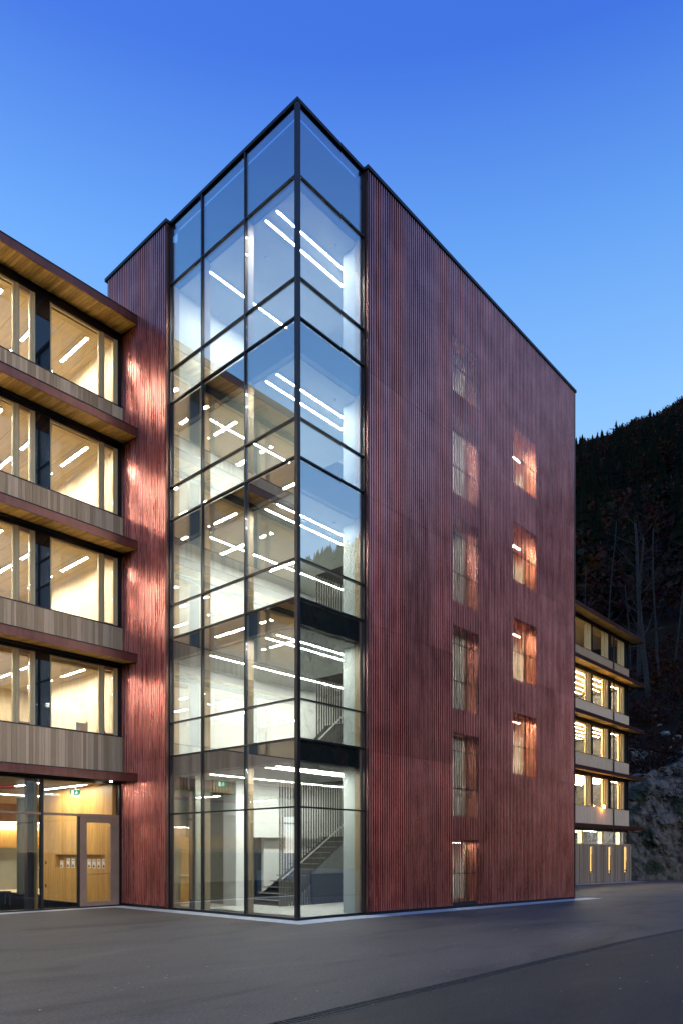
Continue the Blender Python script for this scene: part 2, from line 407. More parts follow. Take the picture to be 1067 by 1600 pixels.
# backing walls behind the sheet, with real openings
UE_ = UE - .01
def wall_with_holes(name, mat, parent, a0, a1, holes, z0, z1, t0, t1, face='v'):
    """holes: list of (a0,a1,[(z0,z1)...]) in order"""
    m = MB(); cur = a0
    add = (lambda p, q, r, s_: m.box(p, q, t0, t1, r, s_)) if face == 'v' else (lambda p, q, r, s_: m.box(t0, t1, p, q, r, s_))
    for h0, h1, zz in holes:
        add(cur, h0, z0, z1); zc = z0
        for q0, q1 in zz:
            if q0 > zc: add(h0, h1, zc, q0)
            zc = q1
        add(h0, h1, zc, z1); cur = h1
    add(cur, a1, z0, z1)
    return m.build(name, mat, parent)
h1 = (U0+COL1[0]*PITCH, U0+COL1[1]*PITCH, COL1[2]); h2 = (U0+COL2[0]*PITCH, U0+COL2[1]*PITCH, COL2[2])
wall_with_holes('outer_wall', M['dark'], tower, U0+.02, UE_, [h1, h2], -.3, TOP-.1, -.092, .42)
box('outer_wall', M['dark'], tower, -.092, .12, PV0+.02, PV1-.01, 0, TOP-.1)
box('outer_wall', M['copper_trim'], tower, UE_, UE+.12, -.148, 8.85, -.3, TOP-.1)
box('outer_wall', M['dark'], tower, -.09, UE, PV1, PV1+.12, 4.2, TOP-.1)
# copper reveals and glazing of the hidden windows
for hh in (h1, h2):
    for z0, z1 in hh[2]:
        m = MB()
        m.box(hh[0]-.0, hh[0]+.012, -.090, .41, z0, z1); m.box(hh[1]-.012, hh[1], -.090, .41, z0, z1)
        m.box(hh[0]+.012, hh[1]-.012, -.090, .41, z0, z0+.012); m.box(hh[0]+.012, hh[1]-.012, -.090, .41, z1-.012, z1)
        rv = m.build('window_reveal', M['copper_in'], tower)
        f = MB(); a0, a1, y0, y1 = hh[0]+.012, hh[1]-.012, .33, .40
        f.box(a0, a0+.06, y0, y1, z0+.012, z1-.012); f.box(a1-.06, a1, y0, y1, z0+.012, z1-.012)
        f.box(a0+.06, a1-.06, y0, y1, z0+.012, z0+.07); f.box(a0+.06, a1-.06, y0, y1, z1-.07, z1-.012)
        f.build('window_frame', M['frame'], rv)
        box('pane', M['wglass'], rv, a0+.06, a1-.06, .36, .375, z0+.07, z1-.07)
# corner trims, caps, plinth
box('corner_trim', M['copper_trim'], tower, U0-.03, U0, CREST, .02, .05, TOP-.08)
box('corner_trim', M['copper_trim'], tower, CREST, .02, PV0-.03, PV0, .05, TOP-.08)
box('roof_cap', M['cap'], tower, U0-.06, UE+.16, CREST-.035, .30, TOP-.08, TOP+.02)
box('roof_cap', M['cap'], tower, CREST-.035, .30, PV0-.06, PV1+.15, TOP-.08, TOP+.02)
box('roof_cap', M['cap'], tower, -.05, U0-.06, -.05, .25, TOP-.09, TOP)
box('roof_cap', M['cap'], tower, -.05, .25, .25, PV0-.06, TOP-.09, TOP)
m = MB().box(.26, 2.9, .26, .34, 20.29, 20.78).box(.26, .34, .341, 5.5, 20.29, 20.78); m.build('parapet_upstand', M['dark'], tower)
box('roof', M['dark'], tower, .341, UE, .342, PV1, 20.3, 20.45)
m = MB().box(-.06, U0, -.06, .06, -.06, .07).box(-.06, .06, .06, PV0, -.06, .07)
m.hexa([(U0, -.10, -.3), (UE, -.10, -.4), (U0, .06, -.3), (UE, .06, -.4), (U0, -.10, .09), (UE, -.10, .09-.18), (U0, .06, .09), (UE, .06, .09-.18)])
m.box(-.10, .06, PV0, PV1-.9, -.06, .09)
m.build('plinth', M['black'], tower)

# ------------------------------------------------------------------ curtain wall of the corner
ROWS = [.06, 2.90, 4.65, 5.66, 8.23, 9.23, 11.82, 12.81, 15.37, 16.38, 18.97, 20.72]
LV = [0.06, 1.99, 3.90, 5.46]
RU = [0.06, 2.57]
mw = .022
for v in (1.99, 3.90):
    ml = box('mullion', M['bronze'], tower, -.05, .06, v-mw, v+mw, .06, 20.78)
    box('inner_post', M['post'], ml, .062, .26, v-mw, v+mw, .06, 20.3)
for a in ((-.05, .06, -.05, .06),):
    box('corner_mullion', M['bronze'], tower, *a, .07, 20.78)
ml = box('mullion', M['bronze'], tower, -.055, .06, 5.44, 5.49, .07, 20.78); box('inner_post', M['post'], ml, .062, .26, 5.40, 5.46, .07, 20.3)
ml = box('mullion', M['bronze'], tower, 2.55, 2.59, -.055, .06, .07, 20.78); box('inner_post', M['post'], ml, 2.50, 2.58, .062, .26, .07, 20.3)
for z in ROWS[1:-1]:
    for v0, v1 in ((.06, 1.968), (2.012, 3.878), (3.922, 5.44)):
        box('transom', M['bronze'], tower, -.045, .055, v0, v1, z-.020, z+.020)
    box('transom', M['bronze'], tower, .06, 2.55, -.045, .055, z-.020, z+.020)
for v0, v1 in ((.06, 1.968), (2.012, 3.878), (3.922, 5.44)):
    for z0, z1 in zip(ROWS, ROWS[1:]): box('pane', M['glass'], tower, -.006, .018, v0, v1, z0+.020, z1-.020)
for z0, z1 in zip(ROWS, ROWS[1:]): box('pane', M['glass'], tower, .06, 2.55, -.006, .018, z0+.020, z1-.020)

# ------------------------------------------------------------------ tower interior
FL = [0.0, 4.65, 8.23, 11.82, 15.37]
CE = [4.08, 7.60, 11.10, 14.58, 18.95]
VB = 5.47; VOID = 4.72; UEND = 9.0; SV_ = 3.86
ORD = ['ground', 'second', 'third', 'fourth', 'top']
for i, (zf, zc) in enumerate(zip(FL, CE)):
    if i: pass
    ztop = FL[i+1] if i < 4 else 20.28
    # slab over this storey: dark edge, white ceiling below
    box('floor_slab', M['dark'], tower, .09, VOID, .09, VB, zc+.025, ztop-.012)
    box('ceiling', M['ceil'], tower, .26, VOID-.01, .26, VB-.005, zc, zc+.024)
    if i < 4: box('floor_finish', M['concrete'], tower, .10, VOID, .10, VB-.005, ztop-.011, ztop)
    if i < 4:
        box('floor_slab', M['dark'], tower, VOID+.001, 6.7, SV_+.05, VB-.001, zc+.025, ztop-.013)
        box('ceiling', M['ceil'], tower, VOID+.001, 6.69, SV_+.05, VB-.006, zc, zc+.024)
    # back wall
    if i: box('interior_wall', M['white'], tower, .12, UEND, VB, VB+.12, zf, ztop-.001)
    # wall stub beside the right-hand glass
    box('interior_wall', M['stub'], tower, 2.72, 2.98, .43, .80, zf, zc)
    box('interior_wall', M['white'], tower, U0+.02, 6.7, .422, .43, zf, ztop-.02)
    box('interior_wall', M['stub'], tower, 2.62, 2.72, .30, .80, zf, zc)
box('floor_finish', M['concrete'], tower, .08, UEND, .08, 12.9, -.4, 0.0)
box('interior_wall', M['white'], tower, UEND, UEND+.1, .43, VB+.1, 0, 20.29)
# ground floor back: passage to the lobby, pillar, door recess
box('interior_wall', M['white'], tower, .12, 2.35, VB, VB+.2, 3.86, 4.64)
hd = MB()
for k in range(17): hd.box(.2+k*.125, .2+k*.125+.07, VB-.05, VB-.012, 3.66, 4.07)
stuff(hd.build('slatted_header', M['post'], tower))
box('header_lining', M['greywall'], tower, .12, 2.35, VB-.01, VB-.001, 3.66, 4.075)
box('pillar', M['white'], tower, 2.35, 2.86, VB-.25, VB+.4, 0, 4.64)
box('interior_wall', M['white'], tower, 2.86, UEND, VB, VB+.12, 2.25, 4.64)
box('interior_wall', M['white'], tower, 4.05, UEND, VB+.3, VB+.42, 0, 2.25)
box('interior_wall', M['white'], tower, 2.86, 4.05, VB+.9, VB+1.0, 0, 2.3)
dd = box('door', M['door'], tower, 2.95, 3.95, VB+.85, VB+.895, 0, 2.1); box('handle', M['steel'], dd, 3.82, 3.86, VB+.8, VB+.849, 1.0, 1.12)
box('interior_wall', M['greywall'], tower, .12, 6.0, 8.3, 8.42, 0, 4.2)
box('ceiling', M['ceil'], tower, .12, 6.0, VB+.25, 8.3, 3.75, 3.8)
box('interior_wall', M['greywall'], tower, 2.6, 2.7, VB+.45, 8.3, 0, 3.74)
box('interior_panel', M['oak'], tower, .14, 1.75, 6.95, 7.02, 0, 2.25)
box('handrail', M['frame'], tower, .2, 1.7, 6.86, 6.90, .95, 1.0)
box('inner_column', M['greywall'], tower, .45, .75, 4.85, 5.15, 0, 4.07)
box('interior_wall', M['post'], tower, .12, .34, VB-.02, 8.3, 0, 4.06)

# stairs: flight against the back wall, slat screen in front, half landings
slat_me = unit_mesh('slat', M['dslat'], .060, .016, 1.0)
SV = 3.86
for i, zf in enumerate(FL):
    if i == 4: break
    rise = (FL[i+1]-zf)/2; n = 12; u_s = 3.15 if i == 0 else 4.75
    run = (6.75-u_s)/n if i == 0 else .2
    st = empty('staircase', (u_s, 4.6, zf)); st.parent = tower; st.location = Vector((u_s, 4.6, zf)) - WL[tower.name]
    fl = []
    for k in range(n):
        ux = u_s + k*run; zz = zf + (k+1)*rise/n
        tr_ = box('tread', M['stairdark'], st, ux-.01, ux+run+.02, SV+.08, VB-.03, zz-.035, zz)
        box('nosing', M['slat'], tr_, ux-.016, ux-.0105, SV+.08, VB-.03, zz-.02, zz)
    # sloping carriage below the treads
    s = MB().prism([(u_s, zf+.001), (u_s+run, zf+.001), (6.75, zf+rise-.30), (6.75, zf+rise-.05), (u_s, zf+.06)], SV+.10, VB-.06)
    s.build('carriage', M['stairdark'], st)
    if i == 0:
        MB().prism([(4.45, .0), (6.9, .0), (6.9, 1.02), (4.45, 1.02)], SV-.06, SV-.01).build('stair_wall', M['stairdark'], st)
        MB().prism([(4.45, 1.021), (6.9, 1.021), (6.9, 2.62), (6.75, 2.52)], SV-.055, SV-.015).build('stair_wall', M['stairgrey'], st)
    box('landing', M['stairdark'], tower, 6.76, UEND-.01, .45, VB-.02, zf+rise-.2, zf+rise)
    bal = empty('balustrade', (u_s, SV, zf)); bal.parent = tower; bal.location = Vector((u_s, SV, zf)) - WL[tower.name]
    k0 = 0; u = 3.02 if i == 0 else VOID
    while u < 6.9:
        zt = CE[i] - .005 if u < VOID-.02 else FL[i+1]-.02
        if i == 0:
            zb = .0 if u < 4.40 else .78 + (u-4.42)*.735
        else: zb = zf+.005
        piece('slat', slat_me, (u, SV, zb), bal, (1, 1, zt-zb)); u += .12; k0 += 1
    h0 = (3.05, .88) if i == 0 else (4.75, zf+.9); h1_ = (6.9, 3.27) if i == 0 else (6.9, zf+rise+.85)
    MB().tube([(h0[0], SV-.07, h0[1]), (h1_[0], SV-.07, h1_[1])], .026, 8).build('handrail', M['slat'], bal)
    # landing balustrade toward the hall
    if i: box('void_beam', M['dark'], tower, VOID+.001, VOID+.06, .45, SV-.06, CE[i-1]+.03, FL[i]+.0)

# ceiling lamps of the glazed corner
def linear_lamp(name, u0, u1, v0, v1, z, mat, label, group, h=.03):
    along_u = abs(u1-u0) > abs(v1-v0)
    e = empty(name, ((u0+u1)/2, (v0+v1)/2, z-h), label, 'ceiling lamp', group)
    w = .012
    box('housing', M['white'], e, u0-w, u1+w, v0-w, v1+w, z-h, z-.001)
    box('diffuser', mat, e, u0, u1, v0, v1, z-h-.003, z-h-.001)
    return e
pos = ['beside the glass', 'second from the glass', 'beside the rear wall']
for i, zc in enumerate(CE):
    for k, v in enumerate((1.12, 1.56, 3.92)):
        lv = v if k < 2 else 4.10
        linear_lamp('ceiling_lamp', .34, 3.45 if k < 2 else (6.6 if i < 4 else 4.66), lv-.022, lv+.022, zc, M['lamp'],
                    f'white line lamp on the {ORD[i]} floor ceiling of the glass corner, {pos[k]}', 'line lamps in the glazed stair corner')
# unseen fill lamps added over the screened windows to brighten the stairwell
for j, (z0, z1) in enumerate(COL1[2]):
    linear_lamp('stairwell_fill_lamp', 6.95, 8.35, .47, .53, (2.09 if j == 0 else min(z1+.45, 19.8)), M['lampw'], f'unseen fill lamp added above the {["lowest", "second", "third", "fourth", "fifth", "highest"][j]} screened stairwell window, behind the copper slats', 'stairwell fill lamps')
box('landing_ceiling', M['ceil'], tower, VOID, UEND, .43, VB, 19.9, 20.0)

# rooms behind the second column of screened windows
for j, (z0, z1) in enumerate(COL2[2]):
    a0, a1 = 9.12, 14.2; zf, zc = z0-.9, z1+.35
    m = MB().box(a0, a1, 4.4, 4.5, zf, zc).box(a0, a0+.02, .43, 4.4, zf, zc).box(a1, a1+.02, .43, 4.4, zf, zc)
    m.build('interior_wall', M['white'], tower)
    box('ceiling', M['ceil'], tower, a0, a1+.02, .43, 4.5, zc+.001, zc+.04); box('floor_slab', M['concrete'], tower, a0, a1+.02, .43, 4.5, zf-.04, zf-.001)
    for q, vv in enumerate((1.0, 2.4)):
        linear_lamp('ceiling_lamp', 10.2, 13.4, vv-.04, vv+.04, zc-.25, M['lampf'],
                    f'line lamp in the {["lowest", "second lowest", "second highest", "highest"][j]} room behind the copper slats, {"near window" if q == 0 else "deeper in"}', 'line lamps behind copper screens')

# exit sign in the glazed hall
def exit_sign(x, y, z, along, label):
    e = empty('exit_sign', (x, y, z), label, 'exit sign')
    if along == 'u':
        box('panel', M['signgreen'], e, x-.17, x+.17, y-.02, y+.02, z, z+.18)
        fy0, fy1 = y-.027, y-.021
        m = MB()
        m.box(x-.15, x-.07, fy0, fy1, z+.02, z+.16)                       # door
        m.box(x+.02, x+.05, fy0, fy1, z+.13, z+.155)                      # head
        m.prism([(x+.0, z+.12), (x+.05, z+.12), (x+.035, z+.075), (x-.01, z+.075)], fy0, fy1)   # torso
        m.prism([(x-.01, z+.075), (x+.015, z+.075), (x-.03, z+.025), (x-.05, z+.025)], fy0, fy1)
        m.prism([(x+.01, z+.075), (x+.035, z+.075), (x+.07, z+.03), (x+.05, z+.025)], fy0, fy1)
        m.prism([(x+.045, z+.12), (x+.09, z+.09), (x+.085, z+.08), (x+.04, z+.105)], fy0, fy1)
        m.build('pictogram', M['signglow'], e)
    box('bracket', M['steel'], e, x-.01, x+.01, y-.01, y+.01, z+.181, z+.32)
    return e
exit_sign(1.35, 4.7, 3.77, 'u', 'small lit green exit sign under the ceiling of the glazed hall')
det_me = None
for i, zc in enumerate(CE):
    for q, (u, v) in enumerate(((2.2, .75), (1.2, 2.5))):
        o = MB().tube([(u, v, zc-.05), (u, v, zc-.02), (u, v, zc-.001)], [.03, .05, .05], 10).build('smoke_detector', M['slat'], None)
        tag(o, f'round smoke detector on the {ORD[i]} floor ceiling of the glass corner, {"nearer the glass" if q == 0 else "farther in"}', 'smoke detector', 'smoke detectors in the glass corner')

# ------------------------------------------------------------------ entrance wing (timber galleries)
wing = empty('office_wing', (-9, 12, 0), 'four storey timber fronted wing with lit ribbon windows beside the copper wall', 'building')
FT = [18.72, 15.16, 11.58, 8.00, 4.21]     # fascia tops
PT = [16.17, 12.62, 9.03, 5.49]            # parapet tops
HD = [18.34, 14.82, 11.27, 7.70]           # window heads
WU0, WU1 = -19.4, -.155
VIS = -5.6                                  # boards are built singly up to here
plank_me = {}
sof_me = None
def shear_plank():
    m = MB(); hw = .0435
    m.hexa([(-hw, 0, 0), (hw, 0, 0), (-hw, .92, .12), (hw, .92, .12), (-hw, 0, .02), (hw, 0, .02), (-hw, .92, .14), (hw, .92, .14)])
    me = bpy.data.meshes.new('soffit_plank'); me.from_pydata(m.v, [], m.f); me.materials.append(M['soffit']); me.update(); return me
sof_me = shear_plank()
board_me = unit_mesh('plank', M['parapet'], 1.0, .024, 1.0)
for k, ft in enumerate(FT):
    can = box('canopy', M['copper_trim'], wing, WU0, WU1, 7.07, 7.98, ft-.055, ft-.02)
    u = WU1
    for L in (2.35, 2.4, 2.4, 2.4, 2.4, 2.4, 2.4, 2.4):
        u2 = max(u-L, WU0)
        if u2 < u: box('fascia_panel', M['copper_trim'], can, u2+.003, u, 7.035, 7.068, ft-.245, ft)
        u = u2
    box('fascia_lip', M['cap'], can, WU0, WU1, 7.02, 7.08, ft+.001, ft+.022)
    u = WU1 - .055
    while u > VIS:
        piece('soffit_plank', sof_me, (u, 7.072, ft-.235), can); u -= .1
    m = MB()
    while u > WU0:
        m.hexa([(u-.0435, 7.072, ft-.235), (u+.0435, 7.072, ft-.235), (u-.0435, 7.99, ft-.115), (u+.0435, 7.99, ft-.115),
                (u-.0435, 7.072, ft-.215), (u+.0435, 7.072, ft-.215), (u-.0435, 7.99, ft-.095), (u+.0435, 7.99, ft-.095)]); u -= .1
    stuff(m.build('soffit_planks_far', M['soffit'], can))
    box('end_plate', M['copper_trim'], can, WU1+.0005, WU1+.004, 7.035, 7.98, ft-.245, ft)
    # dark head beam with blind slot
    hb = HD[k] if k < 4 else 3.93
    box('head_beam', M['black'], wing, WU0, WU1, 7.985, 8.20, hb, ft-.056)
for k in range(4):
    pt, fb = PT[k], FT[k+1]
    par = box('parapet', M['dark'], wing, WU0, WU1, 7.925, 8.14, fb-.2, pt-.02)
    box('parapet_cap', M['black'], par, WU0, WU1, 7.885, 7.97, pt-.019, pt+.012)
    rnd = random.Random(20+k); u = WU1 - .01
    while u > VIS:
        w = rnd.choice((.07, .09, .09, .12, .15))
        piece('plank', board_me, (u-w/2, 7.905 + rnd.uniform(-.004, .004), fb-.015), par, (w-.006, 1, pt-.022-(fb-.015))); u -= w
    m = MB()
    while u > WU0:
        w = rnd.choice((.07, .09, .12, .15)); m.box(u-w+.006, u, 7.893, 7.917, fb-.015, pt-.022); u -= w
    stuff(m.build('planks_far', M['parapet'], par))
    # windows
    z0, z1 = pt+.013, HD[k]-.001
    box('corner_post', M['black'], wing, -.29, WU1, 7.99, 8.2, z0, z1)
    for j in range(7):
        o = -2.73*j
        f = MB()
        f.box(-.352+o, -.291+o, 7.99, 8.10, z0, z1)                         # right jamb, stepped
        f.box(-.44+o, -.354+o, 8.01, 8.12, z0, z1)
        f.box(-.86+o, -.782+o, 7.995, 8.115, z0, z1); f.box(-.94+o, -.861+o, 8.015, 8.10, z0, z1)
        f.box(-2.55+o, -2.515+o, 8.0, 8.10, z0, z1)
        f.box(-2.514+o, -.941+o, 8.02, 8.10, z1-.05, z1); f.box(-2.514+o, -.941+o, 8.02, 8.10, z0, z0+.04)
        w_ = f.build('window', M['frame'], wing)
        box('pane', M['wglass'], w_, -2.514+o, -.941+o, 8.05, 8.066, z0+.041, z1-.051)
        c = MB().box(-.781+o, -.441+o, 8.0, 8.10, z1-.11, z1).box(-.781+o, -.441+o, 8.0, 8.10, z0, z0+.07).box(-.781+o, -.755+o, 8.0, 8.10, z0+.071, z1-.111)
        c.build('casement', M['door'], w_)
        box('pane', M['wglass'], w_, -.754+o, -.441+o, 8.05, 8.066, z0+.071, z1-.111)
        box('black_panel', M['blackglass'], wing, -3.018+o, -2.552+o, 8.02, 8.10, z0, z1)
    # interior of the storey
    zf, zc = fb-.02, HD[k]+.08
    box('interior_floor', M['floorwood'], wing, WU0, -.31, 8.205, 13.95, zf-.05, zf)
    box('interior_ceiling', M['ceilwood'], wing, WU0, -.31, 8.205, 13.95, zc, zc+.05)
    box('ceiling_beam', M['frame'], wing, WU0, -.31, 8.21, 8.42, zc-.22 if k == 3 else zc-.1, zc-.001)
    box('interior_wall', M['ash'], wing, -.305, WU1-.001, 8.205, 14.05, zf, zc)
    box('interior_wall', M['ash'], wing, WU0, -.31, 13.96, 14.05, zf, zc)
    box('interior_wall', M['white'], wing, WU0-.1, WU0-.001, 8.2, 14.05, zf, zc)
    fl = ['top', 'third', 'second', 'first'][k]
    names = ['first', 'second', 'third', 'fourth']
    for q in range(4):
        for s_, (va, vb) in enumerate(((8.55, 10.25), (10.95, 12.65))):
            uu = -1.05 - 1.36*q
            linear_lamp('ceiling_lamp', uu-.04, uu+.04, va, vb, zc-.10, M['lampw'],
                        f'line lamp in the {fl} floor gallery, {names[q]} row from the copper wall, {"window end" if s_ == 0 else "rear end"}', 'line lamps in the timber gallery rooms')
    for q in range(4):
        uu = -7.2 - 2.73*q
        linear_lamp('ceiling_lamp', uu-.06, uu+.06, 8.8, 12.4, zc-.10, M['lampw'],
                    f'line lamp in the {fl} floor gallery mirrored in the glass corner, {names[q]} of four', 'mirrored gallery lamps')
box('roof', M['cap'], wing, WU0, WU1-.003, 7.99, 14.3, 18.50, 18.715)
# things inside the rooms
tag(box('magenta_desk_screen', M['pink'], None, -2.50, -1.75, 8.25, 8.29, PT[1]-.45, PT[1]+.17), 'magenta screen edge low in the third floor gallery window', 'desk screen')
o = MB().box(-1.45, -1.10, 8.5, 8.53, PT[3]-.3, PT[3]+.38).box(-1.12, -1.06, 8.5, 8.54, PT[3]-.9, PT[3]+.45).build('computer_monitor', M['steel'], None); o['kind'] = 'thing'
tag(o, 'grey screen panel standing behind the first floor gallery window', 'monitor')
b = MB(); rr = random.Random(3)
for q in range(14):
    cx, cy, cz, r_ = -.66+rr.uniform(-.14, .14), 8.42+rr.uniform(-.08, .08), PT[3]+.08+rr.uniform(-.05, .12), rr.uniform(.05, .09)
    b.tube([(cx, cy, cz-r_), (cx, cy, cz-r_*.4), (cx, cy, cz+r_*.5), (cx, cy, cz+r_)], [r_*.4, r_, r_*.8, r_*.2], 7)
b.tube([(-.66, 8.42, PT[3]-.3), (-.66, 8.42, PT[3]+.02)], [.09, .12], 10)
tag(b.build('potted_plant', plain('dark_red_leaves', (.10, .02, .015), .6), None, smooth=True), 'small dark red potted plant on the sill of the lowest gallery window', 'plant')

# ground floor: lobby glazing, door
DZ = 3.93
box('corner_post', M['black'], wing, -.236, WU1, 7.99, 8.2, 0, DZ-.001)
gl = MB()
mx = [-2.80 - 2.73*q for q in range(6)]
for x in mx: gl.box(x-.04, x+.04, 8.0, 8.12, .05, DZ-.001)
gl.box(WU0, -.237, 8.005, 8.115, -.02, .049)
lob = gl.build('lobby_glazing', M['bronze'], wing)
edges = [-1.61] + mx
for x1, x0 in zip(edges, mx):
    a1 = x1 - (.04 if x1 != -1.61 else 0); a0 = x0+.04
    box('transom', M['door'], lob, a0, a1, 8.0, 8.12, 2.87, 2.94)
    box('pane', M['wglass'], lob, a0, a1, 8.05, 8.066, .05, 2.869)
    box('pane', M['wglass'], lob, a0, a1, 8.05, 8.066, 2.941, DZ-.002)
box('transom', M['door'], lob, -1.609, -.237, 8.0, 8.12, 2.90, 2.95)
box('pane', M['wglass'], lob, -1.609, -.237, 8.05, 8.066, 2.951, DZ-.002)
d = MB().box(-1.60, -1.37, 7.99, 8.09, .052, 2.895).box(-.53, -.24, 7.99, 8.09, .052, 2.895).box(-1.369, -.531, 7.99, 8.09, 2.68, 2.895).box(-1.369, -.531, 7.99, 8.09, .052, .19)
d = d.build('door', M['door'], wing); d['label'] = 'taupe framed glass entrance door'
box('pane', M['wglass'], d, -1.368, -.532, 8.035, 8.05, .191, 2.679)
MB().tube([(-1.365, 8.10, 1.05), (-.60, 8.10, 1.05), (-.56, 8.12, 1.12)], .012, 6).build('push_bar', M['steel'], d)
MB().box(-1.64, -1.605, 7.985, 8.12, .05, 2.869).build('door_post', M['black'], lob)
MB().box(-3.10, -2.90, 8.32, 8.52, 0, DZ).build('steel_column', M['black'], wing)
MB().box(-2.88, -2.845, 8.20, 8.40, .05, DZ).build('inner_post', M['oak'], wing)
# lobby shell
box('interior_floor', M['floorwood'], wing, WU0, 8, 8.125, 21, -.3, .0)
box('interior_ceiling', M['ceilwood'], wing, WU0, -.31, 8.205, 21, 3.99, 4.05)
box('interior_ceiling', M['ceilwood'], wing, -.309, 8, 13.0, 21, 3.99, 4.05)
box('ceiling_stripe', M['pink'], wing, -8, -1.9, 11.4, 12.3, 3.93, 3.985)
# oak wall with leaflet niche
NV0, NV1, NZ0, NZ1 = 8.70, 12.10, 1.20, 1.66
m = MB().box(-.34, -.16, 8.23, NV0, 0, 3.985).box(-.34, -.16, NV1, 13.0, 0, 3.985).box(-.34, -.16, NV0, NV1, 0, NZ0).box(-.34, -.16, NV0, NV1, NZ1, 3.985)
oak = m.build('oak_wall', M['oak'], wing)
box('niche_back', M['oak'], oak, -.165, -.152, NV0, NV1, NZ0, NZ1)
box('interior_wall', M['ash'], wing, -.16, 8, 12.9, 12.99, 0, 3.98)
box('switch_plate', M['black'], oak, -.347, -.341, 12.75, 12.85, 1.3, 1.42)
box('switch_plate', M['black'], oak, -.347, -.341, 12.75, 12.85, .45, .57)
def v_on(x, uu):
    dd_ = (x-533.5)/1144.7; th = math.radians(42)
    ru, rv = dd_*math.sin(th)+math.cos(th), -dd_*math.cos(th)+math.sin(th)
    return -13.273 + (uu+13.078)/ru*rv
for q, (x, h) in enumerate(((97, .24), (107, .32), (115, .32), (140, .30), (147.5, .30), (155, .31), (163, .31))):
    v = v_on(x, -.30)
    e = empty('leaflet', (-.30, v, NZ0), f'printed leaflet standing in the oak wall niche, {["first", "second", "third", "fourth", "fifth", "sixth", "seventh"][6-q]} from the entrance door', 'leaflet', 'leaflets in the niche')
    box('sheet', M['paper'], e, -.315, -.305, v-.10, v+.10, NZ0+.001, NZ0+h)
    m = MB(); r_ = random.Random(q)
    m.box(-.3185, -.3155, v-.075, v+.05, NZ0+h*.78, NZ0+h*.86)
    m.prism([(v-.08, NZ0+.03), (v+.07, NZ0+.03), (v+.02, NZ0+h*.45), (v-.03, NZ0+h*.32)], -.3185, -.3155, 'x')
    m.build('print', M['ink'], e)
# rear of the lobby
box('interior_wall', M['greywall'], wing, WU0, 8, 20.9, 21.0, 0, 1.95)
box('interior_band', M['oak'], wing, WU0, 8, 20.8, 20.9, 1.95, 2.75)
box('interior_wall', M['door'], wing, WU0, 8, 20.9, 21.0, 2.75, 3.985)
linear_lamp('cove_lamp', -12, 7.5, 20.6, 20.68, 3.15, M['lampw'], 'long cove lamp above the timber band at the rear of the lobby', None)
for q in range(4):
    linear_lamp('ceiling_lamp', -2.2-3*q, -2.12-3*q, 9.6, 11.2, 3.985, M['lampw'], f'line lamp in the lobby ceiling, {["first", "second", "third", "fourth"][q]} from the oak wall', 'lobby line lamps')
linear_lamp('ceiling_lamp', -.9, -.82, 9.0, 11.8, 3.985, M['lampw'], 'line lamp in the lobby ceiling washing the oak wall', 'lobby line lamps')
linear_lamp('ceiling_lamp', -4, 4, 15.0, 15.06, 3.985, M['lampw'], 'long cross lamp in the lobby ceiling behind the round column', 'lobby line lamps')
MB().tube([(.6, 16.9, 0), (.6, 16.9, 3.98)], .17, 20).build('round_column', M['column'], wing, smooth=False)
bn = empty('bench', (-2.7, 11.4, 0), 'black framed bench on the lobby floor', 'bench')
box('seat', M['black'], bn, -4.2, -2.33, 11.2, 11.6, .40, .45)
for x in (-4.18, -2.36): 
    for y in (11.21, 11.56): box('leg', M['black'], bn, x, x+.03, y, y+.03, 0, .40)
exit_sign(-1.0, 9.4, 3.62, 'u', 'lit exit sign hanging in the lobby behind the entrance door')
# soffit downlight
e = empty('downlight', (-.75, 7.62, 3.93), 'round bright downlight under the lowest copper canopy by the door', 'downlight')
MB().tube([(-.75, 7.62, 3.99), (-.75, 7.62, 4.03)], [.06, .06], 14).build('ring', M['steel'], e)
MB().tube([(-.75, 7.62, 3.978), (-.75, 7.62, 3.988)], [.035, .035], 12).build('lens', M['spot'], e)

# ------------------------------------------------------------------ far wing
rw = empty('office_wing', (40, 12, -.5), 'distant timber wing with stacked canopies in front of the rocky slope', 'building')
RF = [18.75, 15.2, 11.48, 7.69, 3.73]; RP = [16.34, 12.60, 8.82, 5.08]
A0, A1, AE = 17.0, 45.7, 46.7
M['soffit2'] = wood('larch_soffit_far', (.62, .36, .08), (.92, .62, .21), (1.2, 9, 9), .5, .3, boards=(0, .24))
for k, ft in enumerate(RF):
    can = MB().box(A0, AE, 8.0, 8.95, ft-.10, ft-.02).box(A1+.3, AE, 8.951, 14, ft-.10, ft-.02).build('canopy', M['copper_trim'], rw)
    box('fascia_panel', M['copper_trim'], can, A0, AE, 7.96, 7.998, ft-.27, ft)
    box('fascia_panel', M['copper_trim'], can, AE+.001, AE+.035, 7.96, 14, ft-.27, ft)
    MB().hexa([(A0, 8.0, ft-.25), (AE-.01, 8.0, ft-.25), (A0, 8.93, ft-.14), (AE-.01, 8.93, ft-.14), (A0, 8.0, ft-.235), (AE-.01, 8.0, ft-.235), (A0, 8.93, ft-.115), (AE-.01, 8.93, ft-.115)]).build('soffit', M['soffit2'], can)
    box('soffit', M['soffit2'], can, A1+.31, AE-.01, 8.935, 14, ft-.25, ft-.235)
    box('head_beam', M['black'], rw, A0, A1, 8.92, 9.1, ft-.42, ft-.101)
rnd = random.Random(5)
MODS = [(35.93-3.3*q, 37.79-3.3*q, 38.71-3.3*q, 39.09-3.3*q) for q in (2, 1)] + [(35.93, 37.79, 38.71, 39.09), (39.09, 40.83, 41.84, 42.45), (42.45, 43.92, 45.0, 45.65)]
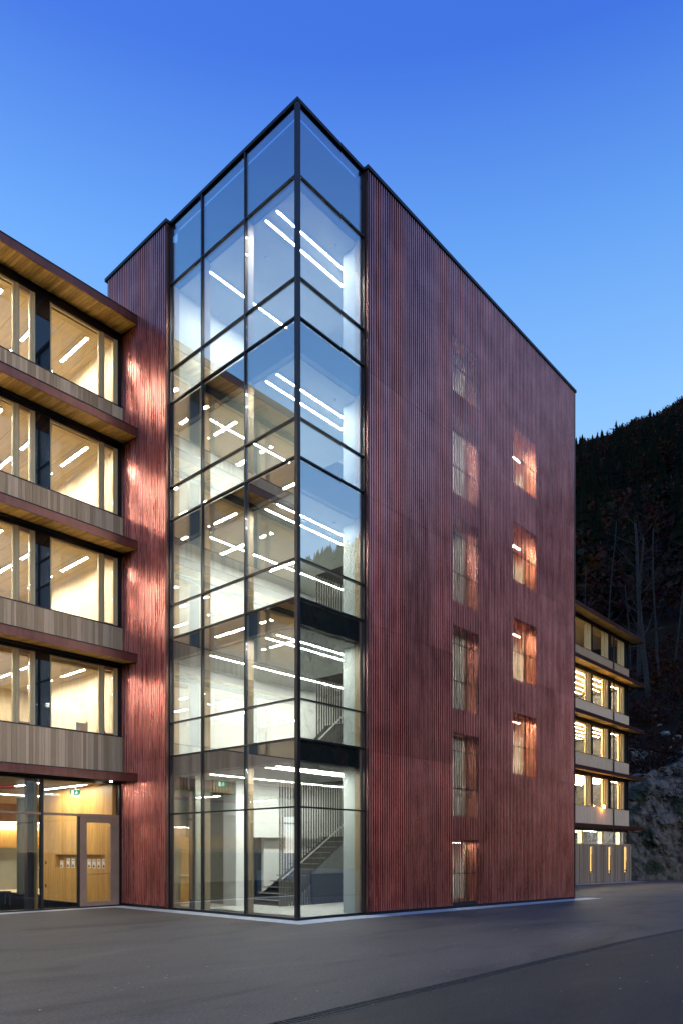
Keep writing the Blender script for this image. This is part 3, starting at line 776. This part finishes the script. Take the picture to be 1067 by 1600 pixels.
for k in range(4):
    pt, fb = RP[k], RF[k+1]
    par = box('parapet', M['dark'], rw, A0, A1, 8.83, 9.05, fb-.15, pt-.03)
    box('parapet_cap', M['black'], par, A0, A1-.02, 8.78, 8.86, pt-.029, pt)
    m = MB(); u = A0
    while u < A1:
        w = rnd.choice((.10, .14, .18, .22)); m.box(u, min(u+w-.015, A1), 8.795+rnd.uniform(0, .008), 8.825, fb-.015, pt-.03); u += w
    stuff(m.build('parapet_planks', M['parapet'], par))
    z0, z1 = pt+.001, RF[k]-.421
    for a, b_, c, d_ in MODS:
        f = MB().box(b_, b_+(c-b_)*.30, 8.93, 9.06, z0, z1).box(b_+(c-b_)*.36, b_+(c-b_)*.62, 8.90, 9.02, z0, z1).box(b_+(c-b_)*.7, c-.02, 8.92, 9.06, z0, z1).box(a, b_-.001, 8.95, 9.04, z1-.06, z1)
        w_ = f.build('window', M['frame_far_lit'], rw)
        box('pane', M['wglass'], w_, a, b_-.002, 8.98, 8.996, z0, z1-.061)
        box('black_panel', M['black'], rw, c-.019, d_-.001, 8.95, 9.08, z0, z1)
    zf, zc = fb-.02, RF[k]-.36
    box('interior_floor', M['floorwood'], rw, 25, A1, 9.11, 14, zf-.05, zf); box('interior_ceiling', M['ceilwood'], rw, 25, A1, 9.11, 14, zc, zc+.05)
    box('interior_wall', M['white'], rw, 25, A1, 13.95, 14, zf, zc-.001); box('interior_wall', M['white'], rw, 24.9, 24.999, 9.11, 14, zf, zc-.001)
    # end wall of the wing
    box('end_wall', M['black'], rw, A1, A1+.2, 8.9, 14.2, fb-.1, RF[k]-.101)
    box('inner_frame', M['frame_far_lit'], rw, A1-2.1, A1-1.95, 9.8, 9.95, zf, zc-.001)
    if k > 0:
        for q in range(6):
            vv = 9.5 + q*.75
            linear_lamp('ceiling_lamp', 35.2, 45.2, vv, vv+.05, zc-.02, M['lampf'],
                        f'line lamp on the {["", "third", "second", "first"][k]} floor of the distant wing, {["first", "second", "third", "fourth", "fifth", "sixth"][q]} from its window', 'line lamps in the distant wing')
    else:
        linear_lamp('ceiling_lamp', 35.2, 38.2, 12.5, 12.55, zc-.02, M['lampf'], 'lone dim line lamp in the top floor of the distant wing', 'line lamps in the distant wing')
box('roof', M['cap'], rw, A0, AE, 8.96, 14.2, 18.60, 18.735)
MB().tube([(42.42, 8.72, 2.2), (42.42, 8.72, 18.4)], .05, 8).build('downpipe', M['black'], rw)
# ground storey glazing behind the fence
for q, (a, b_) in enumerate(((30.5, 33.4), (34.0, 37.6), (38.2, 41.2), (41.8, 44.7))):
    box('pane', M['wglass'], rw, a, b_, 9.3, 9.316, 1.6, 3.3)
    box('timber_post', M['frame_far_lit'], rw, b_+.1, b_+.5, 9.2, 9.5, -.5, 3.3)
box('interior_floor', M['concrete'], rw, 28, A1, 9.3, 14, -.4, -.3); box('interior_wall', M['white'], rw, 28, A1, 13.95, 14, -.3, 3.45); box('interior_ceiling', M['ceil'], rw, 28, A1, 9.11, 14, 3.46, 3.5)
box('end_wall', M['black'], rw, A1, A1+.15, 8.95, 14.2, -.6, 3.62)
box('plinth_wall', M['dark'], rw, 28, A1, 9.15, 9.29, -.6, 1.6)
for q in range(3):
    linear_lamp('ceiling_lamp', 31, 45, 10+q*1.2, 10.08+q*1.2, 3.44, M['lamp'], f'line lamp in the ground floor room behind the plank fence, {["first", "second", "third"][q]} from the window', 'line lamps behind the plank fence')
# plank fence with lit openings
fen = empty('plank_fence', (37, 8.3, -.5), 'tall weathered plank fence with three glowing amber slots', 'fence')
u = 24.0; rnd = random.Random(9)
SLOT = [(37.0, 37.55), (40.35, 40.9), (43.45, 43.95)]
fence_me = unit_mesh('plank', M['fence'], 1, .03, 1)
while u < 44.75:
    w = rnd.choice((.11, .13, .15))
    inslot = [s for s in SLOT if s[0] < u+w/2 < s[1]]
    g = gz(u)-.01
    if inslot:
        piece('plank', fence_me, (u+w/2, 8.3, g), fen, (w*.9, 1, .75)); piece('plank', fence_me, (u+w/2, 8.3, 2.16), fen, (w*.9, 1, .14))
    else: piece('plank', fence_me, (u+w/2, 8.3+rnd.uniform(-.006, .006), g), fen, (w-.012, 1, 2.30-g-.0))
    u += w
box('rail', M['frame'], fen, 24, 44.75, 8.32, 8.36, 2.31, 2.36); box('rail', M['dark'], fen, 24, 44.75, 8.32, 8.38, .3, .38); 
box('end_board', M['fence'], fen, 44.76, 44.80, 8.28, 8.9, -.6, 2.3)
for q, s in enumerate(SLOT):  # added glowing boxes in place of lamp-lit timber posts behind the slots
    e = empty('slot_glow_box', ((s[0]+s[1])/2, 8.45, .2), f'amber glow box added as lit timber behind the fence slot {["nearest the copper tower", "in the middle", "nearest the cliff"][q]}', 'glow box', 'fence slot glow boxes')
    box('diffuser', M['slot_glow'], e, s[0]-.02, s[1]+.02, 8.42, 8.45, .15, 2.12); box('housing', M['black'], e, s[0], s[1], 8.451, 8.52, .1, 2.2)
# sodium flood lamp on the lowest parapet
e = empty('flood_lamp', (40.3, 8.68, 5.1), 'small orange flood lamp glowing on the lowest parapet of the distant wing', 'flood lamp')
MB().box(40.2, 40.4, 8.66, 8.77, 5.02, 5.2).build('housing', M['black'], e); MB().box(40.17, 40.43, 8.60, 8.655, 5.02, 5.22).build('lens', M['flood'], e)

# ------------------------------------------------------------------ hillside, cliff, forest
def uc(v):
    pts = [(-3000, 140), (-200, 80), (-40, 62), (-10, 56), (6.4, 51), (9.7, 48.6), (25, 49), (200, 52), (2000, 60)]
    for (a, ua), (b_, ub) in zip(pts, pts[1:]):
        if a <= v <= b_: return ua + (ub-ua)*(v-a)/(b_-a)
    return 60
def hz(u, v):
    s = u - uc(v)
    if s <= 0: return -.7
    n1 = noise.fractal(Vector((u*.02, v*.02, 3.1)), 1, 2, 4)
    n2 = noise.fractal(Vector((u*.15, v*.15, 9.1)), 1, 2, 4)
    c = 6.6 * min(1, s/2.2)**.6 * (1 + .18*n2)
    sl = .604*max(0, s-2.2)
    if s > 850: sl = .604*848 - .5*(s-850)
    return -.7 + c + sl + n1*min(9, s*.06) + n2*min(.9, s*.1)
M['hill'] = None
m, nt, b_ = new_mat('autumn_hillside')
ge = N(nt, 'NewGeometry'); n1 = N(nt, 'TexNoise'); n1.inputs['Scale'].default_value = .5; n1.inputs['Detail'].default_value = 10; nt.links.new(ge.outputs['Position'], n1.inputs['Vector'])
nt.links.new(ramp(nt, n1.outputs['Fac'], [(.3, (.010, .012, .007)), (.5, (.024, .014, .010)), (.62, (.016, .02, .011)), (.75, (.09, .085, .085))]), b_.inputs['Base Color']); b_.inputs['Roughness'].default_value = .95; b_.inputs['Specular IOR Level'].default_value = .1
M['hill'] = m
ss = [0, .25, .6, 1.0, 1.5, 2.2, 3, 4, 5.5, 7, 9, 12, 15, 19, 24, 30, 40, 55, 80, 120, 180, 260, 380, 520, 680, 790, 850, 1000]
vv_ = [-2600, -2000, -1600, -1300, -1050, -900, -780, -650, -500, -350, -220, -150, -100, -70, -50, -36, -26, -18, -12, -8, -5, -2.5, 0, 1.5, 3, 4, 5, 6, 7, 8, 9, 10, 11, 12, 13, 14, 16, 18, 20, 23, 26, 30, 36, 45, 60, 80, 110, 150, 200, 260, 320, 400, 520, 700, 1000, 1500, 2000]
g = MB()
for v in vv_:
    for s in ss: g.v.append((uc(v)+s, v, hz(uc(v)+s, v)))
nn = len(ss)
for j in range(len(vv_)-1):
    for i in range(nn-1):
        if ss[i+1] > 12 or not (-30 < vv_[j] < 40): g.f.append((j*nn+i, j*nn+i+1, (j+1)*nn+i+1, (j+1)*nn+i))
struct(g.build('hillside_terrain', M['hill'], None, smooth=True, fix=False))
# near rock face, finely broken
m, nt, b_ = new_mat('cliff_rock')
ge = N(nt, 'NewGeometry')
n1 = N(nt, 'TexNoise'); n1.inputs['Scale'].default_value = 1.9; n1.inputs['Detail'].default_value = 14; n1.inputs['Roughness'].default_value = .7; nt.links.new(ge.outputs['Position'], n1.inputs['Vector'])
n2 = N(nt, 'TexNoise'); n2.inputs['Scale'].default_value = .45; n2.inputs['Detail'].default_value = 10; nt.links.new(ge.outputs['Position'], n2.inputs['Vector'])
rock = ramp(nt, n1.outputs['Fac'], [(.34, (.022, .017, .013)), (.44, (.11, .086, .064)), (.56, (.185, .147, .114)), (.72, (.28, .23, .19))])
moss = ramp(nt, n1.outputs['Fac'], [(.3, (.012, .016, .008)), (.7, (.045, .05, .02))])
mk = ramp(nt, n2.outputs['Fac'], [(.54, (0,)*3), (.60, (1,)*3)])
mx_ = N(nt, 'MixRGB'); nt.links.new(mk, mx_.inputs[0]); nt.links.new(rock, mx_.inputs[1]); nt.links.new(moss, mx_.inputs[2])
nt.links.new(mx_.outputs[0], b_.inputs['Base Color']); b_.inputs['Roughness'].default_value = .9
bp = N(nt, 'Bump'); bp.inputs['Strength'].default_value = 1.0; bp.inputs['Distance'].default_value = .22; nt.links.new(n1.outputs['Fac'], bp.inputs['Height']); nt.links.new(bp.outputs[0], b_.inputs['Normal'])
M['rock'] = m
g = MB(); NS, NV = 110, 420
for j in range(NV+1):
    v = -30 + 70*j/NV
    for i in range(NS+1):
        s = 13.0*(i/NS)**1.6 - .15
        u = uc(v)+s; z = hz(u, v) if s > 0 else -.9
        p = Vector((u*.45, v*.45, z*.5))
        d = noise.fractal(p*1.2, .55, 2.1, 8)*.6 + abs(noise.noise(p*1.7))*-.7 + noise.voronoi(p*.9)[0][0]*.5
        k = min(1, max(0, s+.15)*2)*min(1, (13-s)/3)
        g.v.append((u - .5 + d*.9*k, v + d*.3*k, z + (noise.noise(p*1.1)*.4 + d*.3)*k))
for j in range(NV):
    for i in range(NS):
        q = j*(NS+1)+i; g.f.append((q, q+1, q+NS+2, q+NS+1))
struct(g.build('cliff_terrain', M['rock'], None, fix=False))

# forest
def cattr(o, cols_):
    at = o.data.color_attributes.new('tint', 'FLOAT_COLOR', 'POINT')
    at.data.foreach_set('color', [x for c in cols_ for x in (*c, 1)])
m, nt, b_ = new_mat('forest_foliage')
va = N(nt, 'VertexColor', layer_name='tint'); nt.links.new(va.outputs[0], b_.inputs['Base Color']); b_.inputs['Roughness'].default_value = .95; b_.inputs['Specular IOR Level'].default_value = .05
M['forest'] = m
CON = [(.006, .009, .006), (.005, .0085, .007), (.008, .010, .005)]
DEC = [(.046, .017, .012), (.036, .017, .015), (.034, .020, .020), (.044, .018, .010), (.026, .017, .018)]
def conifer(b, cl, x, y, z, h, rnd, rings=7, seg=7, c=None):
    c = c or rnd.choice(CON); w = h*rnd.uniform(.17, .27)
    for k in range(rings):
        t = k/rings; zb = z + h*(.10+.82*t); rr_ = w*(1-t)**.85 + .15; zt = zb + h*.26*(1-.45*t)
        i0 = len(b.v); b.v.append((x, y, min(zt, z+h))); cl.append(c)
        for q in range(seg*2):
            a = math.pi*q/seg + k*.7; r2 = rr_*(1 if q % 2 == 0 else .55)*rnd.uniform(.75, 1.2)
            b.v.append((x+math.cos(a)*r2, y+math.sin(a)*r2, zb - (0 if q % 2 else .05*h*(1-t)))); cl.append(tuple(v_*rnd.uniform(.7, 1.3) for v_ in c))
        for q in range(seg*2): b.f.append((i0, i0+1+q, i0+1+(q+1) % (seg*2)))
def broadleaf(b, cl, x, y, z, h, rnd, n=70, c=None, fine=1.0):
    c = c or rnd.choice(DEC)
    for q in range(n):
        th, ph = rnd.uniform(0, 6.283), math.acos(rnd.uniform(-.75, 1)); r_ = rnd.uniform(.45, 1.05)
        p = Vector((x+math.sin(ph)*math.cos(th)*h*.30*r_, y+math.sin(ph)*math.sin(th)*h*.30*r_, z+h*.58+math.cos(ph)*h*.42*r_))
        s = h*rnd.uniform(.05, .10)*fine; i0 = len(b.v); cc = tuple(v_*rnd.uniform(.6, 1.4) for v_ in c)
        for e_ in range(4):
            b.v.append(tuple(p + Vector((rnd.uniform(-s, s), rnd.uniform(-s, s), rnd.uniform(-s, s))))); cl.append(cc)
        b.f += [(i0, i0+1, i0+2), (i0, i0+2, i0+3), (i0+1, i0+3, i0+2)]
CU, CV = -13.078, -13.273
def dirn(x):
    dd_ = (x-533.5)/1144.7; th = math.radians(42)
    return dd_*math.sin(th)+math.cos(th), -dd_*math.cos(th)+math.sin(th)
fb_, fc = MB(), []
rnd = random.Random(11)
for q in range(460):                     # rounded crowns along the crest
    du, dv = dirn(rnd.uniform(800, 1230)); t = (uc(300)+838-CU)/du
    u, v = CU+du*t, CV+dv*t; uu = u+rnd.uniform(-30, 4); broadleaf(fb_, fc, uu, v, hz(uu, v)-4, rnd.uniform(11, 20), rnd, 70, c=rnd.choice(CON+DEC[:2]), fine=.9)
for q in range(3700):                    # slope seen to the side of the tower
    x = rnd.uniform(790, 1240); r_ = 95 + (880-95)*rnd.random()**.75
    du, dv = dirn(x); u, v = CU+du*r_, CV+dv*r_
    if u - uc(v) < 24 or u-uc(v) > 838: continue
    z = hz(u, v) - .5
    if rnd.random() < (.42 if u-uc(v) < 700 else .12): conifer(fb_, fc, u, v, z, rnd.uniform(13, 25), rnd, 10 if r_ < 450 else 7, 8 if r_ < 450 else 5)
    else: broadleaf(fb_, fc, u, v, z, rnd.uniform(9, 18), rnd, 150 if r_ < 420 else 60, fine=.55 if r_ < 420 else .85)
for q in range(420):                     # shrubs and saplings between cliff and wood
    x = rnd.uniform(960, 1090); r_ = rnd.uniform(66, 100)
    du, dv = dirn(x); u, v = CU+du*r_, CV+dv*r_
    if u - uc(v) < 4: continue
    broadleaf(fb_, fc, u, v, hz(u, v)-.3, rnd.uniform(.8, 3.2), rnd, 26)
for q in range(150):                     # scrub clinging to the rock face
    x = rnd.uniform(980, 1090); du, dv = dirn(x); v0 = CV+dv*60; s_ = rnd.uniform(.3, 9)
    u = uc(v0)+s_; broadleaf(fb_, fc, u-.4, v0, hz(u, v0)-.2, rnd.uniform(.35, 1.1), rnd, 24, c=rnd.choice(CON+DEC[:1]))
for q in range(1500):                    # slope mirrored in the glass
    x = rnd.uniform(440, 600); r_ = 90 + 1180*rnd.random()**.7
    du, dv = dirn(x); u, v = CU+du*r_, -(CV+dv*r_)
    if u - uc(v) < 8 or u-uc(v) > 849: continue
    z = hz(u, v)-.5
    if rnd.random() < .5: conifer(fb_, fc, u, v, z, rnd.uniform(14, 26), rnd, 5, 5)
    else: broadleaf(fb_, fc, u, v, z, rnd.uniform(9, 17), rnd, 30)
for q in range(260):                     # crest in the mirror
    du, dv = dirn(rnd.uniform(440, 600)); t = (uc(-800)+848-CU)/du
    u, v = CU+du*t, -(CV+dv*t); conifer(fb_, fc, u+rnd.uniform(-25, 5), v, hz(u, v)-8, rnd.uniform(16, 30), rnd, 6, 5)
for q in range(700):                     # rest of the valley side, sparse
    v = rnd.uniform(-700, 700); u = uc(v) + 20+820*rnd.random()
    broadleaf(fb_, fc, u, v, hz(u, v)-.5, rnd.uniform(12, 20), rnd, 24)
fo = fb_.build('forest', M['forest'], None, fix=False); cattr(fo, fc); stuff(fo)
# conifers that stand out on the crest
rnd = random.Random(4)
crest = [(904, 17), (913, 20), (920, 16), (929, 22), (937, 25), (944, 20), (957, 26), (961, 22), (972, 33), (975, 24), (988, 28), (993, 34), (1003, 26), (1022, 18), (1031, 20), (1042, 18), (1057, 19), (1064, 21)]
for q, (x, h) in enumerate(crest):
    du, dv = dirn(x); t = 895/du if False else (uc(300)+838-CU)/du
    u, v = CU+du*t, CV+dv*t; z = hz(u, v)-5
    e = empty('conifer_tree', (u, v, z), f'{ORDN[q]} dark conifer from the copper tower along the skyline ridge', 'tree', 'conifers on the skyline ridge')
    b, cl = MB(), []
    conifer(b, cl, u, v, z, h*rnd.uniform(.75, .95), rnd, 9, 8); o = b.build('crown', M['forest'], e, fix=False); cattr(o, cl)
    tb = MB().tube([(u, v, z-2), (u, v, z+h*.5)], [.5, .2], 6); o = tb.build('trunk', M['forest'], e); cattr(o, [(.03, .02, .015)]*len(tb.v))
# bare trees near the far wing
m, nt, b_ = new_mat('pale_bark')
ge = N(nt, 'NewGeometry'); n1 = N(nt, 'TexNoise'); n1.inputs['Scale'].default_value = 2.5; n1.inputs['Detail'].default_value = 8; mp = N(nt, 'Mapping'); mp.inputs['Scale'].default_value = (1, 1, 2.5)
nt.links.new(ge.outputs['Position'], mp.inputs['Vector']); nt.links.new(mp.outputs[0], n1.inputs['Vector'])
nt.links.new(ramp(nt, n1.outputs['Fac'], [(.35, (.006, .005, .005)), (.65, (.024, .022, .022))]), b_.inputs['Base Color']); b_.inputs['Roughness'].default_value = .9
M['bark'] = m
def limb(b, p, d, L, r, depth, rnd):
    n = 5; pts = [p.copy()]; rad = [r]
    for k in range(n):
        d = (d + Vector((rnd.uniform(-.16, .16), rnd.uniform(-.16, .16), rnd.uniform(-.02, .12)))).normalized(); p = p + d*L/n
        pts.append(p.copy()); rad.append(r*(1-(k+1)/n*.8))
    b.tube(pts, rad, 5)
    if depth > 0:
        for k in range(rnd.choice((3, 4, 5))):
            i = rnd.randint(1, n); a = rnd.uniform(0, 6.28)
            dd_ = (d*.6 + Vector((math.cos(a), math.sin(a), rnd.uniform(.1, .7)))).normalized()
            limb(b, pts[i], dd_, L*rnd.uniform(.35, .6), rad[i]*.55, depth-1, rnd)
def bare_tree(x, base_y_t, h, lean, r, seed, label, split=.5):
    rnd = random.Random(seed); du, dv = dirn(x); u, v = CU+du*base_y_t, CV+dv*base_y_t; z = hz(u, v)-.4
    e = empty('bare_tree', (u, v, z), label, 'tree', 'bare trees above the cliff')
    tk = MB(); pts, rad = [], []; p = Vector((u, v, z)); d = Vector((lean*.2, -lean, 1)).normalized()
    for k in range(9):
        pts.append(p.copy()); rad.append(r*(1-k/9*.72)); d = (d + Vector((rnd.uniform(-.04, .04), rnd.uniform(-.06, .06), .06))).normalized(); p = p + d*h/9
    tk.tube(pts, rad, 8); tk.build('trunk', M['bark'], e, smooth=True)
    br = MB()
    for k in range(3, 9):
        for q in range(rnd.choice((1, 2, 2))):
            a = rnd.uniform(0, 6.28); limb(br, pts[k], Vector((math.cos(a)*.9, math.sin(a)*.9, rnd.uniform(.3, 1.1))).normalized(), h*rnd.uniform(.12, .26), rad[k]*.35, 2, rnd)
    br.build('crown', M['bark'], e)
bare_tree(999, 86, 20, .02, .30, 1, 'stout pale bare trunk rising behind the end of the far roof')
bare_tree(1016, 82, 24, -.10, .34, 2, 'tall leaning bare tree with a forked pale trunk beside the far wing')
bare_tree(1031, 84, 21, -.06, .17, 3, 'slender bare tree just behind the leaning forked one')
bare_tree(947, 98, 24, -.01, .14, 4, 'thin white stemmed bare tree above the far roof')
bare_tree(918, 100, 19, .05, .12, 5, 'thin bare tree above the far roof close to the copper tower')
bare_tree(984, 92, 15, .03, .12, 6, 'short thin bare tree in the gap below the far canopies')
bare_tree(1052, 90, 18, .03, .15, 7, 'bare sapling at the edge of the wood above the cliff')
# boulders on the slope
for q, (x, t, zz, s) in enumerate(((992, 72, 0, .4), (1000, 71, 0, .3), (1012, 68, 0, .55), (1037, 70, 0, .3), (1040, 74, 0, .45), (1050, 72, 0, .35), (1058, 73, 0, .4), (1030, 76, 0, .3), (1022, 78, 0, .35))):
    du, dv = dirn(x); u, v = CU+du*t, CV+dv*t; z = hz(u, v); rnd = random.Random(q)
    bm = bmesh.new(); bmesh.ops.create_icosphere(bm, subdivisions=2, radius=s)
    for vx in bm.verts:
        n_ = noise.noise(vx.co*1.3/s + Vector((q*7, 0, 0))); vx.co *= 1+.55*n_; vx.co.z *= .7
    me = bpy.data.meshes.new('boulder'); bm.to_mesh(me); bm.free(); me.materials.append(M['boulder'] if 'boulder' in M else M.setdefault('boulder', plain('pale_limestone', (.26, .26, .28), .85, var=.4, scale=4)))
    o = bpy.data.objects.new('boulder', me); place(o, (u, v, z+s*.1)); tag(o, f'{ORDN[q]} pale boulder from the far wing on the slope above the cliff', 'boulder', 'boulders on the slope')

# ------------------------------------------------------------------ litter on the asphalt
leaf = MB(); rnd = random.Random(8)
for q in range(620):
    u, v = rnd.uniform(-10, 14), rnd.uniform(-12, 7)
    if (u > -.7 and v > -.7): continue
    a = rnd.uniform(0, 6.28); s = rnd.choice((.010, .014, .02, .03)); z = gz(u)+.003
    p = [(u+math.cos(a)*s, v+math.sin(a)*s, z), (u-math.sin(a)*s*.6, v+math.cos(a)*s*.6, z+.008), (u-math.cos(a)*s, v-math.sin(a)*s, z), (u+math.sin(a)*s*.6, v-math.cos(a)*s*.6, z+.006)]
    i0 = len(leaf.v); leaf.v += p; leaf.f.append((i0, i0+1, i0+2, i0+3))
stuff(leaf.build('leaf_litter', plain('pale_leaf', (.34, .30, .24), .8, var=.4, scale=2), None, fix=False))
